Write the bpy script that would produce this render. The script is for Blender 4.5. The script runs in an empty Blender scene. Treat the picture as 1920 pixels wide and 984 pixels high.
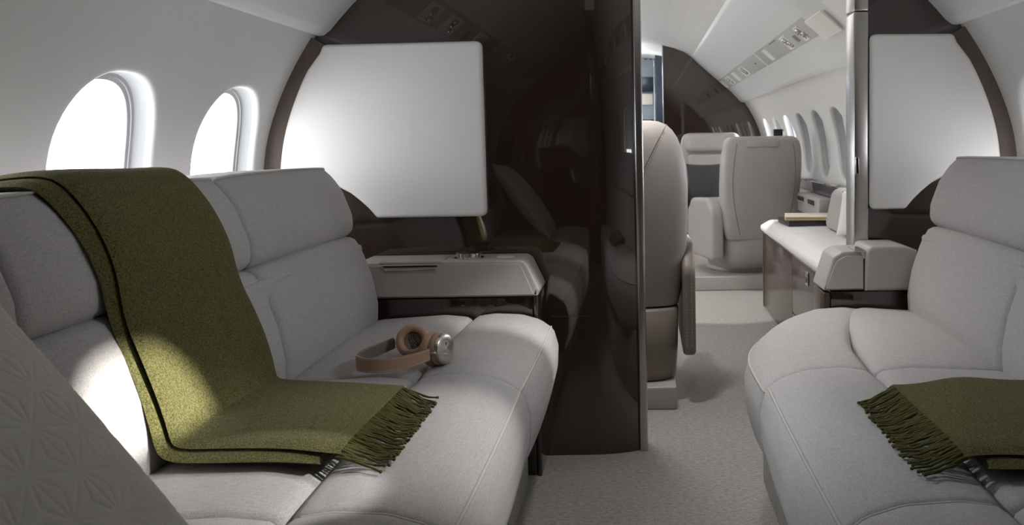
import bpy, bmesh, math, random
import numpy as np
from mathutils import Vector, Matrix, Euler
random.seed(4)
rng = np.random.default_rng(4)
sc = bpy.context.scene
COL = sc.collection
PI = math.pi

# ------------------------------------------------------------------ camera
EYE = 0.98
cam_d = bpy.data.cameras.new('camera')
cam = bpy.data.objects.new('camera', cam_d)
COL.objects.link(cam)
cam_d.sensor_width = 36.0
cam_d.sensor_fit = 'HORIZONTAL'
cam_d.lens = 1625.0 * 36.0 / 1920.0
cam_d.shift_x = -0.12603
cam_d.shift_y = -0.06062
cam_d.clip_start = 0.02
cam_d.dof.use_dof = True
cam_d.dof.focus_distance = 2.0
cam_d.dof.aperture_fstop = 11.0
cam.matrix_world = (Matrix.Translation((0, 0, EYE)) @ Matrix.Rotation(math.radians(90 - 4.0), 4, 'X')
                    @ Matrix.Rotation(math.radians(-1.0), 4, 'Z'))
sc.camera = cam

# ------------------------------------------------------------------ world, sun, lamps, exposure
SKY = 8.6
world = bpy.data.worlds.new('sky')
sc.world = world
world.use_nodes = True
wn = world.node_tree
wn.nodes.clear()
wo = wn.nodes.new('ShaderNodeOutputWorld')
wb = wn.nodes.new('ShaderNodeBackground')
wb.inputs['Color'].default_value = (0.965, 0.97, 1.0, 1)
wb.inputs['Strength'].default_value = SKY
wn.links.new(wb.outputs[0], wo.inputs[0])

def light(name, kind, loc, energy, color=(1, 1, 1), **kw):
    d = bpy.data.lights.new(name, kind)
    d.energy = energy
    d.color = color
    o = bpy.data.objects.new(name, d)
    o.location = loc
    for k, v in kw.items():
        if k == 'dirv':
            o.rotation_euler = Vector(v).to_track_quat('-Z', 'Y').to_euler()
        else:
            setattr(d, k, v)
    COL.objects.link(o)
    return o

SUN_DIR = (-1.0, -0.30, -0.235)
light('sun', 'SUN', (3, -3, 4), 13.0, (1.0, 0.96, 0.90), angle=math.radians(1.6), dirv=SUN_DIR)
# long soft fill areas added under the ceiling line, no fixtures modelled
light('ceiling_fill_aft', 'AREA', (0.0, 0.6, 1.84), 0.6, (1.0, 0.97, 0.93), shape='RECTANGLE', size=0.5, size_y=2.2, dirv=(0, 0, -1))
light('ceiling_fill_forward', 'AREA', (0.0, 5.2, 1.84), 12.5, (1.0, 0.985, 0.97), shape='RECTANGLE', size=0.5, size_y=4.6, dirv=(0, 0, -1))
def spot(name, loc, aim, energy, cone, blend=0.5, color=(1.0, 0.98, 0.95), soft=0.02):
    return light(name, 'SPOT', loc, energy, color, spot_size=math.radians(cone), spot_blend=blend, shadow_soft_size=soft, dirv=tuple(np.subtract(aim, loc)))
# fill spots added at the right bin's strip to brighten the left seats
FILL_SPOTS = [((0.765, 1.62, 1.478), (-0.36, 1.42, 0.49), 95.0, 26, 0.9), ((0.765, 1.95, 1.478), (-0.27, 2.36, 0.50), 105.0, 18, 0.9), ((0.765, 1.02, 1.478), (-0.57, 1.20, 0.49), 130.0, 9.5, 0.15)]
for L_, A_, E_, C_, B_ in FILL_SPOTS: spot('bin_fill_spot', L_, A_, E_, C_, B_)
for L_, A_, E_, C_, B_ in [((-0.765, 1.55, 1.478), (0.55, 1.75, 0.45), 48.0, 70, 1.0), ((0.765, 1.3, 1.478), (-0.85, 1.95, 0.72), 24.0, 62, 1.0)]: spot('bin_fill_spot', L_, A_, E_, C_, B_, color=(0.93, 0.96, 1.0), soft=0.06)  # broad cool fill added from both bins onto the sofas
spot('aisle_fill_spot', (0.10, 1.9, 1.84), (0.12, 2.3, 0.0), 26.0, 60, 0.9, soft=0.05)  # added fill for the carpet between the sofas
# fill spots added under the ceiling for the near seat and aisle carpet
spot('aisle_fill_spot', (-0.05, 2.92, 1.83), (-0.05, 3.0, 0.0), 40.0, 110, 0.8, soft=0.05)
spot('aisle_fill_spot', (0.25, 5.0, 1.82), (0.45, 5.05, 0.0), 80.0, 34, 0.25)
sc.view_settings.view_transform = 'Standard'
sc.view_settings.look = 'None'
sc.view_settings.gamma = 1.0
sc.view_settings.use_curve_mapping = False
sc.view_settings.exposure = 0.0
sc.cycles.use_denoising = True
sc.cycles.max_bounces = 10
sc.cycles.diffuse_bounces = 6
sc.cycles.glossy_bounces = 4
sc.cycles.transparent_max_bounces = 12
sc.cycles.caustics_reflective = False
sc.cycles.caustics_refractive = False
sc.cycles.sample_clamp_indirect = 8.0

# ------------------------------------------------------------------ materials
def nd(t, kind, **kw):
    n = t.nodes.new(kind)
    for k, v in kw.items():
        if k.startswith('i_'):
            n.inputs[k[2:].replace('_', ' ')].default_value = v
        else:
            setattr(n, k, v)
    return n

def mat(name, col, rough=0.5, metal=0.0, coat=0.0, sheen=0.0, var=None, vscale=(60, 60, 60), vamt=0.5,
        bump=None, spec=0.5, coat_rough=0.03, detail=3.0, coat_ior=1.5):
    """var: second colour mixed in by noise of scale vscale; bump: list of (scale3, strength, distance)"""
    m = bpy.data.materials.new(name)
    m.use_nodes = True
    t = m.node_tree
    b = t.nodes['Principled BSDF']
    b.inputs['Base Color'].default_value = (*col, 1)
    b.inputs['Roughness'].default_value = rough
    b.inputs['Metallic'].default_value = metal
    b.inputs['Coat Weight'].default_value = coat
    b.inputs['Coat Roughness'].default_value = coat_rough
    b.inputs['Coat IOR'].default_value = coat_ior
    b.inputs['Sheen Weight'].default_value = sheen
    b.inputs['Specular IOR Level'].default_value = spec
    tc = nd(t, 'ShaderNodeTexCoord')
    def noise(scale3, det=detail):
        mp = nd(t, 'ShaderNodeMapping')
        mp.inputs['Scale'].default_value = scale3
        t.links.new(tc.outputs['Object'], mp.inputs[0])
        n = nd(t, 'ShaderNodeTexNoise', i_Scale=1.0, i_Detail=det, i_Roughness=0.6)
        t.links.new(mp.outputs[0], n.inputs['Vector'])
        return n
    if var is not None:
        scales = vscale if isinstance(vscale, list) else [vscale]
        prev = None
        for s3 in scales:
            n = noise(s3)
            r = nd(t, 'ShaderNodeMapRange', i_From_Min=0.5 - vamt / 2, i_From_Max=0.5 + vamt / 2)
            t.links.new(n.outputs[0], r.inputs[0])
            if prev is None:
                prev = r.outputs[0]
            else:
                a = nd(t, 'ShaderNodeMath', operation='ADD'); t.links.new(prev, a.inputs[0]); t.links.new(r.outputs[0], a.inputs[1])
                h = nd(t, 'ShaderNodeMath', operation='MULTIPLY'); t.links.new(a.outputs[0], h.inputs[0]); h.inputs[1].default_value = 0.5
                prev = h.outputs[0]
        mx = nd(t, 'ShaderNodeMix', data_type='RGBA')
        mx.inputs[6].default_value = (*col, 1)
        mx.inputs[7].default_value = (*var, 1)
        t.links.new(prev, mx.inputs[0])
        t.links.new(mx.outputs[2], b.inputs['Base Color'])
    if bump:
        last = None
        for s3, st, dist in bump:
            n = noise(s3, 2.0)
            bp = nd(t, 'ShaderNodeBump', i_Strength=st, i_Distance=dist)
            t.links.new(n.outputs[0], bp.inputs['Height'])
            if last is not None:
                t.links.new(last.outputs[0], bp.inputs['Normal'])
            last = bp
        t.links.new(last.outputs[0], b.inputs['Normal'])
        if coat > 0:
            pass
    return m

M = {}
M['fabric'] = mat('woven_fabric', (0.545, 0.525, 0.515), 0.9, sheen=0.1, var=(0.30, 0.286, 0.28), vscale=[(620, 30, 620), (620, 620, 30), (30, 620, 620), (800, 800, 800)], vamt=0.13,
                  bump=[((1100, 500, 1100), 0.35, 0.0012), ((40, 40, 40), 0.15, 0.004)], spec=0.2)
M['piping'] = mat('piping_fabric', (0.56, 0.535, 0.515), 0.9, sheen=0.1, var=(0.42, 0.40, 0.385), vscale=(900, 900, 900), spec=0.2)
M['leather'] = mat('taupe_leather', (0.44, 0.405, 0.385), 0.42, var=(0.41, 0.378, 0.36), vscale=(9, 9, 9),
                   bump=[((420, 420, 420), 0.12, 0.0006), ((14, 14, 14), 0.12, 0.004)])
M['leather_dark'] = mat('brown_leather_shell', (0.27, 0.225, 0.19), 0.4, var=(0.24, 0.20, 0.17), vscale=(9, 9, 9), bump=[((420, 420, 420), 0.12, 0.0006)])
M['stitch'] = mat('stitching_thread', (0.62, 0.58, 0.54), 0.7)
M['seam'] = mat('dark_seam_line', (0.22, 0.19, 0.17), 0.7)  # even dark tone for seams, grille and latch strip
M['wall'] = mat('wall_lining', (0.70, 0.695, 0.68), 0.6, var=(0.67, 0.665, 0.65), vscale=(6, 6, 6), bump=[((260, 260, 260), 0.10, 0.0008)])
M['ceiling'] = mat('ceiling_lining', (0.80, 0.79, 0.77), 0.5, bump=[((200, 200, 200), 0.05, 0.0006)])
M['bin'] = mat('bin_shell', (0.74, 0.745, 0.735), 0.42, bump=[((240, 240, 240), 0.04, 0.0005)])
M['pad'] = mat('white_padded_leather', (0.80, 0.785, 0.765), 0.45, bump=[((330, 330, 330), 0.10, 0.0006), ((12, 12, 12), 0.1, 0.004)])
M['psu'] = mat('service_panel_grey', (0.50, 0.50, 0.49), 0.5)
M['white'] = mat('white_plastic', (0.82, 0.82, 0.79), 0.45)
M['winframe'] = mat('window_surround', (0.40, 0.41, 0.42), 0.4)
M['cardmat'] = mat('cream_door', (0.80, 0.79, 0.72), 0.5)
M['wood'] = mat('dark_gloss_veneer', (0.020, 0.0115, 0.0085), 0.35, coat=1.0, coat_rough=0.012, coat_ior=1.9, var=(0.036, 0.021, 0.0155), vscale=[(190, 190, 5), (60, 60, 2.2)], vamt=0.35, spec=0.12)
M['wood_soft'] = mat('dark_satin_veneer', (0.085, 0.060, 0.050), 0.38, coat=0.35, coat_rough=0.2, var=(0.13, 0.095, 0.08), vscale=[(150, 150, 6), (60, 60, 2)], vamt=0.4)
M['wood_warm'] = mat('warm_gloss_veneer', (0.050, 0.028, 0.020), 0.3, coat=0.5, coat_rough=0.03, spec=0.2, var=(0.085, 0.050, 0.035), vscale=[(140, 6, 140), (50, 3, 60)], vamt=0.4)
M['chrome'] = mat('polished_metal', (0.62, 0.60, 0.58), 0.12, metal=1.0)
M['brushed'] = mat('brushed_metal', (0.60, 0.58, 0.56), 0.25, metal=1.0, bump=[((600, 600, 4), 0.06, 0.0004)])
M['black'] = mat('black_plastic', (0.012, 0.012, 0.013), 0.3)
M['black_soft'] = mat('charcoal_fabric', (0.035, 0.036, 0.040), 0.8, var=(0.06, 0.06, 0.065), vscale=(90, 90, 90), bump=[((120, 120, 120), 0.5, 0.003)])
M['carpet'] = mat('wool_carpet', (0.47, 0.45, 0.42), 0.95, sheen=0.2, var=(0.24, 0.225, 0.205), vscale=[(220, 220, 220), (60, 120, 60)], vamt=0.22,
                  bump=[((330, 260, 300), 0.8, 0.006), ((60, 110, 60), 0.5, 0.008)], spec=0.1)
M['blanket'] = mat('green_wool', (0.024, 0.031, 0.006), 0.95, sheen=0.06, var=(0.19, 0.17, 0.068), vscale=[(380, 380, 380), (700, 700, 700)], vamt=0.2,
                   bump=[((420, 420, 420), 0.6, 0.003), ((60, 60, 60), 0.25, 0.006)], spec=0.1)
M['fringe'] = mat('green_wool_fringe', (0.035, 0.038, 0.008), 0.95, sheen=0.1, var=(0.10, 0.09, 0.03), vscale=(500, 500, 500), spec=0.1)
M['pillow'] = mat('quilted_pillow', (0.56, 0.54, 0.49), 0.8, sheen=0.15, bump=[((700, 700, 700), 0.1, 0.0006)], spec=0.2)
M['pillow_white'] = mat('white_knit', (0.80, 0.79, 0.76), 0.85, sheen=0.2, bump=[((200, 200, 30), 0.5, 0.002)])
M['hp_tan'] = mat('tan_leather', (0.43, 0.265, 0.18), 0.45, bump=[((500, 500, 500), 0.12, 0.0005)])
M['hp_in'] = mat('headband_lining', (0.20, 0.165, 0.15), 0.7, bump=[((900, 900, 900), 0.2, 0.0005)])
M['hp_cloth'] = mat('speaker_cloth', (0.25, 0.19, 0.155), 0.85)
M['hp_metal'] = mat('turned_aluminium', (0.60, 0.58, 0.55), 0.27, metal=1.0)
M['galley'] = mat('galley_laminate', (0.34, 0.40, 0.43), 0.4)
M['navy'] = mat('dark_galley_panel', (0.02, 0.028, 0.045), 0.25)
M['band'] = mat('dark_side_panel', (0.03, 0.035, 0.048), 0.2, coat=0.6)
M['paper'] = mat('page_edges', (0.52, 0.38, 0.17), 0.8)
M['cover'] = mat('cream_cover', (0.76, 0.72, 0.61), 0.6)
M['folio'] = mat('black_brown_leather', (0.030, 0.022, 0.020), 0.38, bump=[((300, 300, 300), 0.2, 0.0006)])
M['green'] = mat('green_mark', (0.02, 0.30, 0.16), 0.5)
M['shade'] = mat('pleated_shade', (0.66, 0.67, 0.68), 0.7, bump=[((8, 8, 260), 0.4, 0.002)])
# thin clear pane: mostly straight-through with a gloss reflection
gm = bpy.data.materials.new('clear_pane'); gm.use_nodes = True
g = gm.node_tree; g.nodes.clear()
go = nd(g, 'ShaderNodeOutputMaterial'); gt = nd(g, 'ShaderNodeBsdfTransparent'); gg = nd(g, 'ShaderNodeBsdfGlossy', i_Roughness=0.02)
gx = nd(g, 'ShaderNodeMixShader'); gf = nd(g, 'ShaderNodeValue'); gf.outputs[0].default_value = 0.03
g.links.new(gf.outputs[0], gx.inputs[0]); g.links.new(gt.outputs[0], gx.inputs[1]); g.links.new(gg.outputs[0], gx.inputs[2]); g.links.new(gx.outputs[0], go.inputs[0])
M['pane'] = gm

# ------------------------------------------------------------------ object helpers
def tag(o, label=None, cat=None, group=None, kind=None):
    if label: o['label'] = label
    if cat: o['category'] = cat
    if group: o['group'] = group
    if kind: o['kind'] = kind
    return o

def empty(name, loc=(0, 0, 0), rz=0.0, **kw):
    o = bpy.data.objects.new(name, None)
    o.location = loc
    o.rotation_euler = (0, 0, rz)
    o.empty_display_size = 0.05
    COL.objects.link(o)
    return tag(o, **kw)

class MB:
    """collects vertices and faces"""
    def __init__(s):
        s.v = []; s.f = []; s.n = 0
    def add(s, v, f):
        v = np.asarray(v, float).reshape(-1, 3)
        s.v.append(v)
        s.f.extend([tuple(i + s.n for i in q) for q in f])
        s.n += len(v)
        return s
    def build(s, name, m, parent=None, smooth=True, weld=None, flat_angle=None, world=None):
        me = bpy.data.meshes.new(name)
        V = np.concatenate(s.v) if s.v else np.zeros((0, 3))
        me.from_pydata(V.tolist(), [], s.f)
        bm = bmesh.new(); bm.from_mesh(me)
        bmesh.ops.remove_doubles(bm, verts=bm.verts, dist=weld or 1e-5)
        bmesh.ops.recalc_face_normals(bm, faces=bm.faces)
        bm.to_mesh(me); bm.free()
        me.materials.append(m)
        me.shade_smooth() if smooth else me.shade_flat()
        for p_ in me.polygons:
            if len(p_.vertices) > 6: p_.use_smooth = False
        if smooth:
            try:
                me.set_sharp_from_angle(angle=math.radians(flat_angle or 40))
            except Exception:
                pass
        o = bpy.data.objects.new(name, me)
        COL.objects.link(o)
        if parent is not None:
            o.parent = parent
        return o

def rbox(h, r, k=3, m=1, c=(0, 0, 0), R=None, mapf=None):
    """rounded box, half sizes h, edge radius r"""
    h = np.array(h, float); r = min(r, h.min() * 0.999)
    def axis(L):
        th = np.linspace(0, PI / 4, k + 1)
        e = r * np.tan(th)[1:]
        inner = np.linspace(-(L - r), L - r, m + 1)
        return np.concatenate([-(L - r) - e[::-1], inner, (L - r) + e])
    V = []; F = []; key = {}
    def vid(p):
        kk = tuple(np.round(p, 7))
        if kk not in key:
            key[kk] = len(V); V.append(p)
        return key[kk]
    for a in range(3):
        b, d = (a + 1) % 3, (a + 2) % 3
        A, B = axis(h[b]), axis(h[d])
        for s in (-1, 1):
            ids = np.empty((len(A), len(B)), int)
            for i, x in enumerate(A):
                for j, y in enumerate(B):
                    p = np.zeros(3); p[a] = s * h[a]; p[b] = x; p[d] = y
                    q = np.clip(p, -(h - r), h - r)
                    w = p - q
                    n = np.linalg.norm(w)
                    if n > 0: p = q + w / n * r
                    ids[i, j] = vid(p)
            for i in range(len(A) - 1):
                for j in range(len(B) - 1):
                    f = (ids[i, j], ids[i + 1, j], ids[i + 1, j + 1], ids[i, j + 1])
                    F.append(f if s > 0 else f[::-1])
    V = np.array(V)
    if mapf is not None: V = mapf(V)
    if R is not None: V = V @ np.array(R).T
    return V + np.array(c), F

def box(x0, x1, y0, y1, z0, z1):
    V = [(x, y, z) for x in (x0, x1) for y in (y0, y1) for z in (z0, z1)]
    F = [(0, 1, 3, 2), (4, 6, 7, 5), (0, 4, 5, 1), (2, 3, 7, 6), (0, 2, 6, 4), (1, 5, 7, 3)]
    return V, F

def rb(x0, x1, y0, y1, z0, z1, r=0.004, k=2):
    return rbox(((x1 - x0) / 2, (y1 - y0) / 2, (z1 - z0) / 2), r, k, 1, ((x0 + x1) / 2, (y0 + y1) / 2, (z0 + z1) / 2))

def fillet(pts, rad, seg=5, closed=True):
    """round the corners of a 2-D polygon"""
    P = [np.array(p, float) for p in pts]; n = len(P); out = []
    rad = rad if hasattr(rad, '__len__') else [rad] * n
    for i in range(n):
        a, b, c = P[i - 1], P[i], P[(i + 1) % n]
        if rad[i] <= 0 or (not closed and i in (0, n - 1)):
            out.append(b); continue
        u, w = a - b, c - b
        lu, lw = np.linalg.norm(u), np.linalg.norm(w)
        u /= lu; w /= lw
        ang = math.acos(np.clip(u @ w, -1, 1))
        t = min(rad[i] / math.tan(ang / 2), lu * 0.48, lw * 0.48)
        s, e = b + u * t, b + w * t
        for q in np.linspace(0, 1, seg + 1):
            out.append((1 - q) ** 2 * s + 2 * q * (1 - q) * b + q * q * e)
    return np.array(out)

def resample(P, step, closed=True):
    P = np.asarray(P, float)
    if closed: P = np.vstack([P, P[:1]])
    d = np.r_[0, np.cumsum(np.linalg.norm(np.diff(P, axis=0), axis=1))]
    keep = np.r_[True, np.diff(d) > 1e-9]
    P, d = P[keep], d[keep]
    n = max(4, int(round(d[-1] / step)))
    s = np.linspace(0, d[-1], n + 1)
    Q = np.stack([np.interp(s, d, P[:, i]) for i in range(P.shape[1])], 1)
    return Q[:-1] if closed else Q

def smooth_path(P, step, it=2):
    """Chaikin-smoothed open path"""
    P = np.asarray(P, float)
    for _ in range(it):
        Q = [P[0]]
        for a, b in zip(P[:-1], P[1:]):
            Q += [a * 0.75 + b * 0.25, a * 0.25 + b * 0.75]
        Q.append(P[-1]); P = np.array(Q)
    return resample(P, step, False)

def loft(prof, y0, y1, r=0.02, ny=14, crown=0.0, deform=None, step=0.014, k=5, sx=1, crownf=None):
    """extrude the closed xz profile along y with rounded, slightly puffed ends; returns V,F, ring array"""
    P = resample(prof, step)
    area = 0.5 * np.sum(P[:, 0] * np.roll(P[:, 1], -1) - np.roll(P[:, 0], -1) * P[:, 1])
    if area < 0: P = P[::-1]
    T = np.roll(P, -1, 0) - np.roll(P, 1, 0)
    N = np.stack([T[:, 1], -T[:, 0]], 1); N /= np.linalg.norm(N, axis=1)[:, None] + 1e-12
    th = np.linspace(0, PI / 2, k + 1)
    d = r * (1 - np.cos(th)); ins = r * (1 - np.sin(th))
    ys = list(zip(y0 + d, ins)) + [(y, 0.0) for y in np.linspace(y0 + r, y1 - r, ny + 1)[1:-1]] + list(zip((y1 - d)[::-1], ins[::-1]))
    cen = P.mean(0)
    rings = []
    e0 = 0.5 * (P - N * r) + 0.5 * cen
    for y, i in ys:
        w = (y - (y0 + y1) / 2) / ((y1 - y0) / 2)
        c = crown * max(0, 1 - abs(w) ** 2.4)
        cf = crownf(P) if crownf is not None else 1.0
        Q = P - N * i + N * (c * (cf if np.ndim(cf) == 0 else cf[:, None]))
        rings.append(np.c_[Q[:, 0], np.full(len(Q), y), Q[:, 1]])
    n = len(P)
    m0 = np.c_[e0[:, 0], np.full(n, y0 - 0.001), e0[:, 1]]
    m1 = np.c_[e0[:, 0], np.full(n, y1 + 0.001), e0[:, 1]]
    rings = [m0] + rings + [m1]
    V = np.concatenate(rings + [np.array([[cen[0], y0 - 0.001, cen[1]], [cen[0], y1 + 0.001, cen[1]]])])
    if deform is not None: V = deform(V)
    V[:, 0] *= sx
    F = []
    R = len(rings)
    for a in range(R - 1):
        for b in range(n):
            b2 = (b + 1) % n
            F.append((a * n + b, a * n + b2, (a + 1) * n + b2, (a + 1) * n + b))
    for b in range(n):
        b2 = (b + 1) % n
        F.append((R * n, b2, b)); F.append((R * n + 1, (R - 1) * n + b, (R - 1) * n + b2))
    return V, F, V[:R * n].reshape(R, n, 3)

def line_on(rings, x, z, sx=1):
    """the lengthwise line of a loft that passes nearest profile point x,z"""
    mid = rings[len(rings) // 2]
    j = np.argmin((mid[:, 0] - x * sx) ** 2 + (mid[:, 2] - z) ** 2)
    return rings[2:-2, j]

def tube(path, r, k=6, cap=True):
    P = np.asarray(path, float); n = len(P)
    rr = np.full(n, r) if np.ndim(r) == 0 else np.asarray(r, float)
    T = np.gradient(P, axis=0); T /= np.linalg.norm(T, axis=1)[:, None] + 1e-12
    up = np.array([0, 0, 1.0]) if abs(T[0, 2]) < 0.9 else np.array([1.0, 0, 0])
    V = []
    u = np.cross(T[0], up); u /= np.linalg.norm(u)
    for i in range(n):
        u = u - (u @ T[i]) * T[i]; u /= np.linalg.norm(u) + 1e-12
        w = np.cross(T[i], u)
        a = np.arange(k) * 2 * PI / k
        V.append(P[i] + rr[i] * (np.cos(a)[:, None] * u + np.sin(a)[:, None] * w))
    F = [(i * k + j, i * k + (j + 1) % k, (i + 1) * k + (j + 1) % k, (i + 1) * k + j) for i in range(n - 1) for j in range(k)]
    if cap:
        F += [tuple(range(k))[::-1], tuple((n - 1) * k + j for j in range(k))]
    return np.concatenate(V), F

def lathe(prof, k=32, c=(0, 0, 0), R=None):
    """prof: (radius, height) list, closed by caps where radius is 0"""
    V = []; F = []
    a = np.arange(k) * 2 * PI / k
    for r, h in prof:
        V.append(np.c_[r * np.cos(a), r * np.sin(a), np.full(k, h)])
    n = len(prof)
    for i in range(n - 1):
        for j in range(k):
            F.append((i * k + j, i * k + (j + 1) % k, (i + 1) * k + (j + 1) % k, (i + 1) * k + j))
    V = np.concatenate(V)
    if prof[0][0] > 1e-6: F.append(tuple(range(k))[::-1])
    if prof[-1][0] > 1e-6: F.append(tuple((n - 1) * k + j for j in range(k)))
    if R is not None: V = V @ np.array(R).T
    return V + np.array(c), F

def prism(poly, a0, a1, axis='y', r=0.0):
    """polygon given in the two other axes, extruded along axis; r bevels the rims"""
    P = np.asarray(poly, float); n = len(P)
    area = 0.5 * np.sum(P[:, 0] * np.roll(P[:, 1], -1) - np.roll(P[:, 0], -1) * P[:, 1])
    if area < 0: P = P[::-1]
    rings = []
    if r > 0:
        T1 = P - np.roll(P, 1, 0); T2 = np.roll(P, -1, 0) - P
        T1 /= np.linalg.norm(T1, axis=1)[:, None] + 1e-12; T2 /= np.linalg.norm(T2, axis=1)[:, None] + 1e-12
        T = T1 + T2
        N = np.stack([T[:, 1], -T[:, 0]], 1); N /= np.linalg.norm(N, axis=1)[:, None] + 1e-12
        cs = np.clip((T1 * T2).sum(1), -0.6, 1); mit = 1 / np.sqrt((1 + cs) / 2)
        rings.append((P - N * ((r + 0.004 * (r > 0.002) + 0.0002) * mit)[:, None], a0))
        for t in np.linspace(0, PI / 2, 4): rings.append((P - N * (r * (1 - math.sin(t)) * mit)[:, None], a0 + r * (1 - math.cos(t))))
        for t in np.linspace(PI / 2, 0, 4): rings.append((P - N * (r * (1 - math.sin(t)) * mit)[:, None], a1 - r * (1 - math.cos(t))))
        rings.append((P - N * ((r + 0.004 * (r > 0.002) + 0.0002) * mit)[:, None], a1))
    else:
        rings = [(P, a0), (P, a1)]
    V = []
    for Q, a in rings:
        A = np.full(n, a)
        V.append({'y': np.c_[Q[:, 0], A, Q[:, 1]], 'x': np.c_[A, Q[:, 0], Q[:, 1]], 'z': np.c_[Q[:, 0], Q[:, 1], A]}[axis])
    F = [(i * n + j, i * n + (j + 1) % n, (i + 1) * n + (j + 1) % n, (i + 1) * n + j) for i in range(len(rings) - 1) for j in range(n)]
    F += [tuple(range(n))[::-1], tuple((len(rings) - 1) * n + j for j in range(n))]
    return np.concatenate(V), F

def stack(levels, k=40, cap=True):
    """rings of superellipses: (z, cx, cy, a, b, e)"""
    V = []
    t = np.arange(k) * 2 * PI / k
    for z, cx, cy, a, b, e in levels:
        c, s = np.cos(t), np.sin(t)
        V.append(np.c_[cx + a * np.sign(c) * np.abs(c) ** (2 / e), cy + b * np.sign(s) * np.abs(s) ** (2 / e), np.full(k, z)])
    n = len(levels)
    F = [(i * k + j, i * k + (j + 1) % k, (i + 1) * k + (j + 1) % k, (i + 1) * k + j) for i in range(n - 1) for j in range(k)]
    if cap: F += [tuple(range(k))[::-1], tuple((n - 1) * k + j for j in range(k))]
    return np.concatenate(V), F

def basis(n, upv=(0, 0, 1)):
    """rotation whose local z is n"""
    n = np.array(n, float); n /= np.linalg.norm(n)
    x = np.cross(upv, n); x /= np.linalg.norm(x)
    y = np.cross(n, x)
    return np.stack([x, y, n], 1)

# ------------------------------------------------------------------ the shell
Y_AFT, Y_BH, Y_BH2, Y_FWD = -1.6, 2.65, 2.73, 8.10
WALLP = np.array([(0.93, -0.02), (0.97, 0.03), (1.04, 0.16), (1.095, 0.35), (1.13, 0.55), (1.145, 0.72), (1.148, 0.85), (1.140, 0.945), (1.124, 1.02), (1.084, 1.125), (1.032, 1.227), (0.976, 1.312), (0.92, 1.385)])
WZ = np.linspace(-0.02, 1.385, 120)
WX = np.interp(WZ, WALLP[:, 1], WALLP[:, 0])
for _ in range(30):
    WX[1:-1] = (WX[:-2] + 2 * WX[1:-1] + WX[2:]) / 4
def wx(z): return np.interp(z, WZ, WX)
def wn2(z):
    d = (wx(np.asarray(z) + 0.02) - wx(np.asarray(z) - 0.02)) / 0.04
    n = np.sqrt(1 + d * d)
    return 1 / n, -d / n
BIN = [(0.494, 1.745), (0.505, 1.722), (0.56, 1.668), (0.65, 1.587), (0.727, 1.520), (0.816, 1.443), (0.86, 1.402), (0.90, 1.360), (0.93, 1.326), (0.95, 1.311), (0.967, 1.309), (0.980, 1.318)]
CEIL = [(0, 1.875), (0.1, 1.869), (0.222, 1.848), (0.33, 1.818), (0.42, 1.782), (0.50, 1.742)]
W_A, W_B, W_ZC = 0.177, 0.204, 0.935
def sup(t, a, b, e=2.35):
    c, s = np.cos(t), np.sin(t)
    return a * np.sign(c) * np.abs(c) ** (2 / e), b * np.sign(s) * np.abs(s) ** (2 / e)

AFT_W = [2.383 - 0.538 * i for i in range(7)]
FWD_W = [3.26, 3.80, 4.33, 4.86, 5.40, 5.94, 6.475, 7.01, 7.545]
NT = 56
def tangles(hw, hh):
    t = np.linspace(0, 2 * PI, NT, endpoint=False) + PI / NT
    return t
def window_cell(yc, y0, y1, z0, z1, sx):
    rings = []
    t = tangles(0, 0)
    # the outer rectangle
    c, s = np.cos(t), np.sin(t)
    hx = np.where(c > 0, y1 - yc, yc - y0); hz = np.where(s > 0, z1 - W_ZC, W_ZC - z0)
    k = np.minimum(hx / np.maximum(np.abs(c), 1e-9), hz / np.maximum(np.abs(s), 1e-9))
    # push to corners
    ry, rz = c * k, s * k
    for q in range(4):
        cc = np.array([[y1 - yc, z1 - W_ZC], [y0 - yc, z1 - W_ZC], [y0 - yc, z0 - W_ZC], [y1 - yc, z0 - W_ZC]][q])
        j = np.argmin((ry - cc[0]) ** 2 + (rz - cc[1]) ** 2); ry[j], rz[j] = cc
    rings.append((ry, rz, 0.0))
    for ins, off in ((-0.028, 0), (-0.013, 0.0), (-0.006, 0.0012), (-0.001, 0.005), (0.002, 0.011), (0.003, 0.020)):
        a, b = sup(t, W_A - ins, W_B - ins)
        rings.append((a, b, off))
    return rings
def ring_to_world(yc, ry, rz, off, sx):
    z = W_ZC + rz
    nx, nz = wn2(z)
    return np.c_[sx * (wx(z) + nx * off), yc + ry, z + nz * off]
def ring_faces(base, n, R):
    return [(base + i * n + j, base + i * n + (j + 1) % n, base + (i + 1) * n + (j + 1) % n, base + (i + 1) * n + j) for i in range(R - 1) for j in range(n)]

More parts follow.
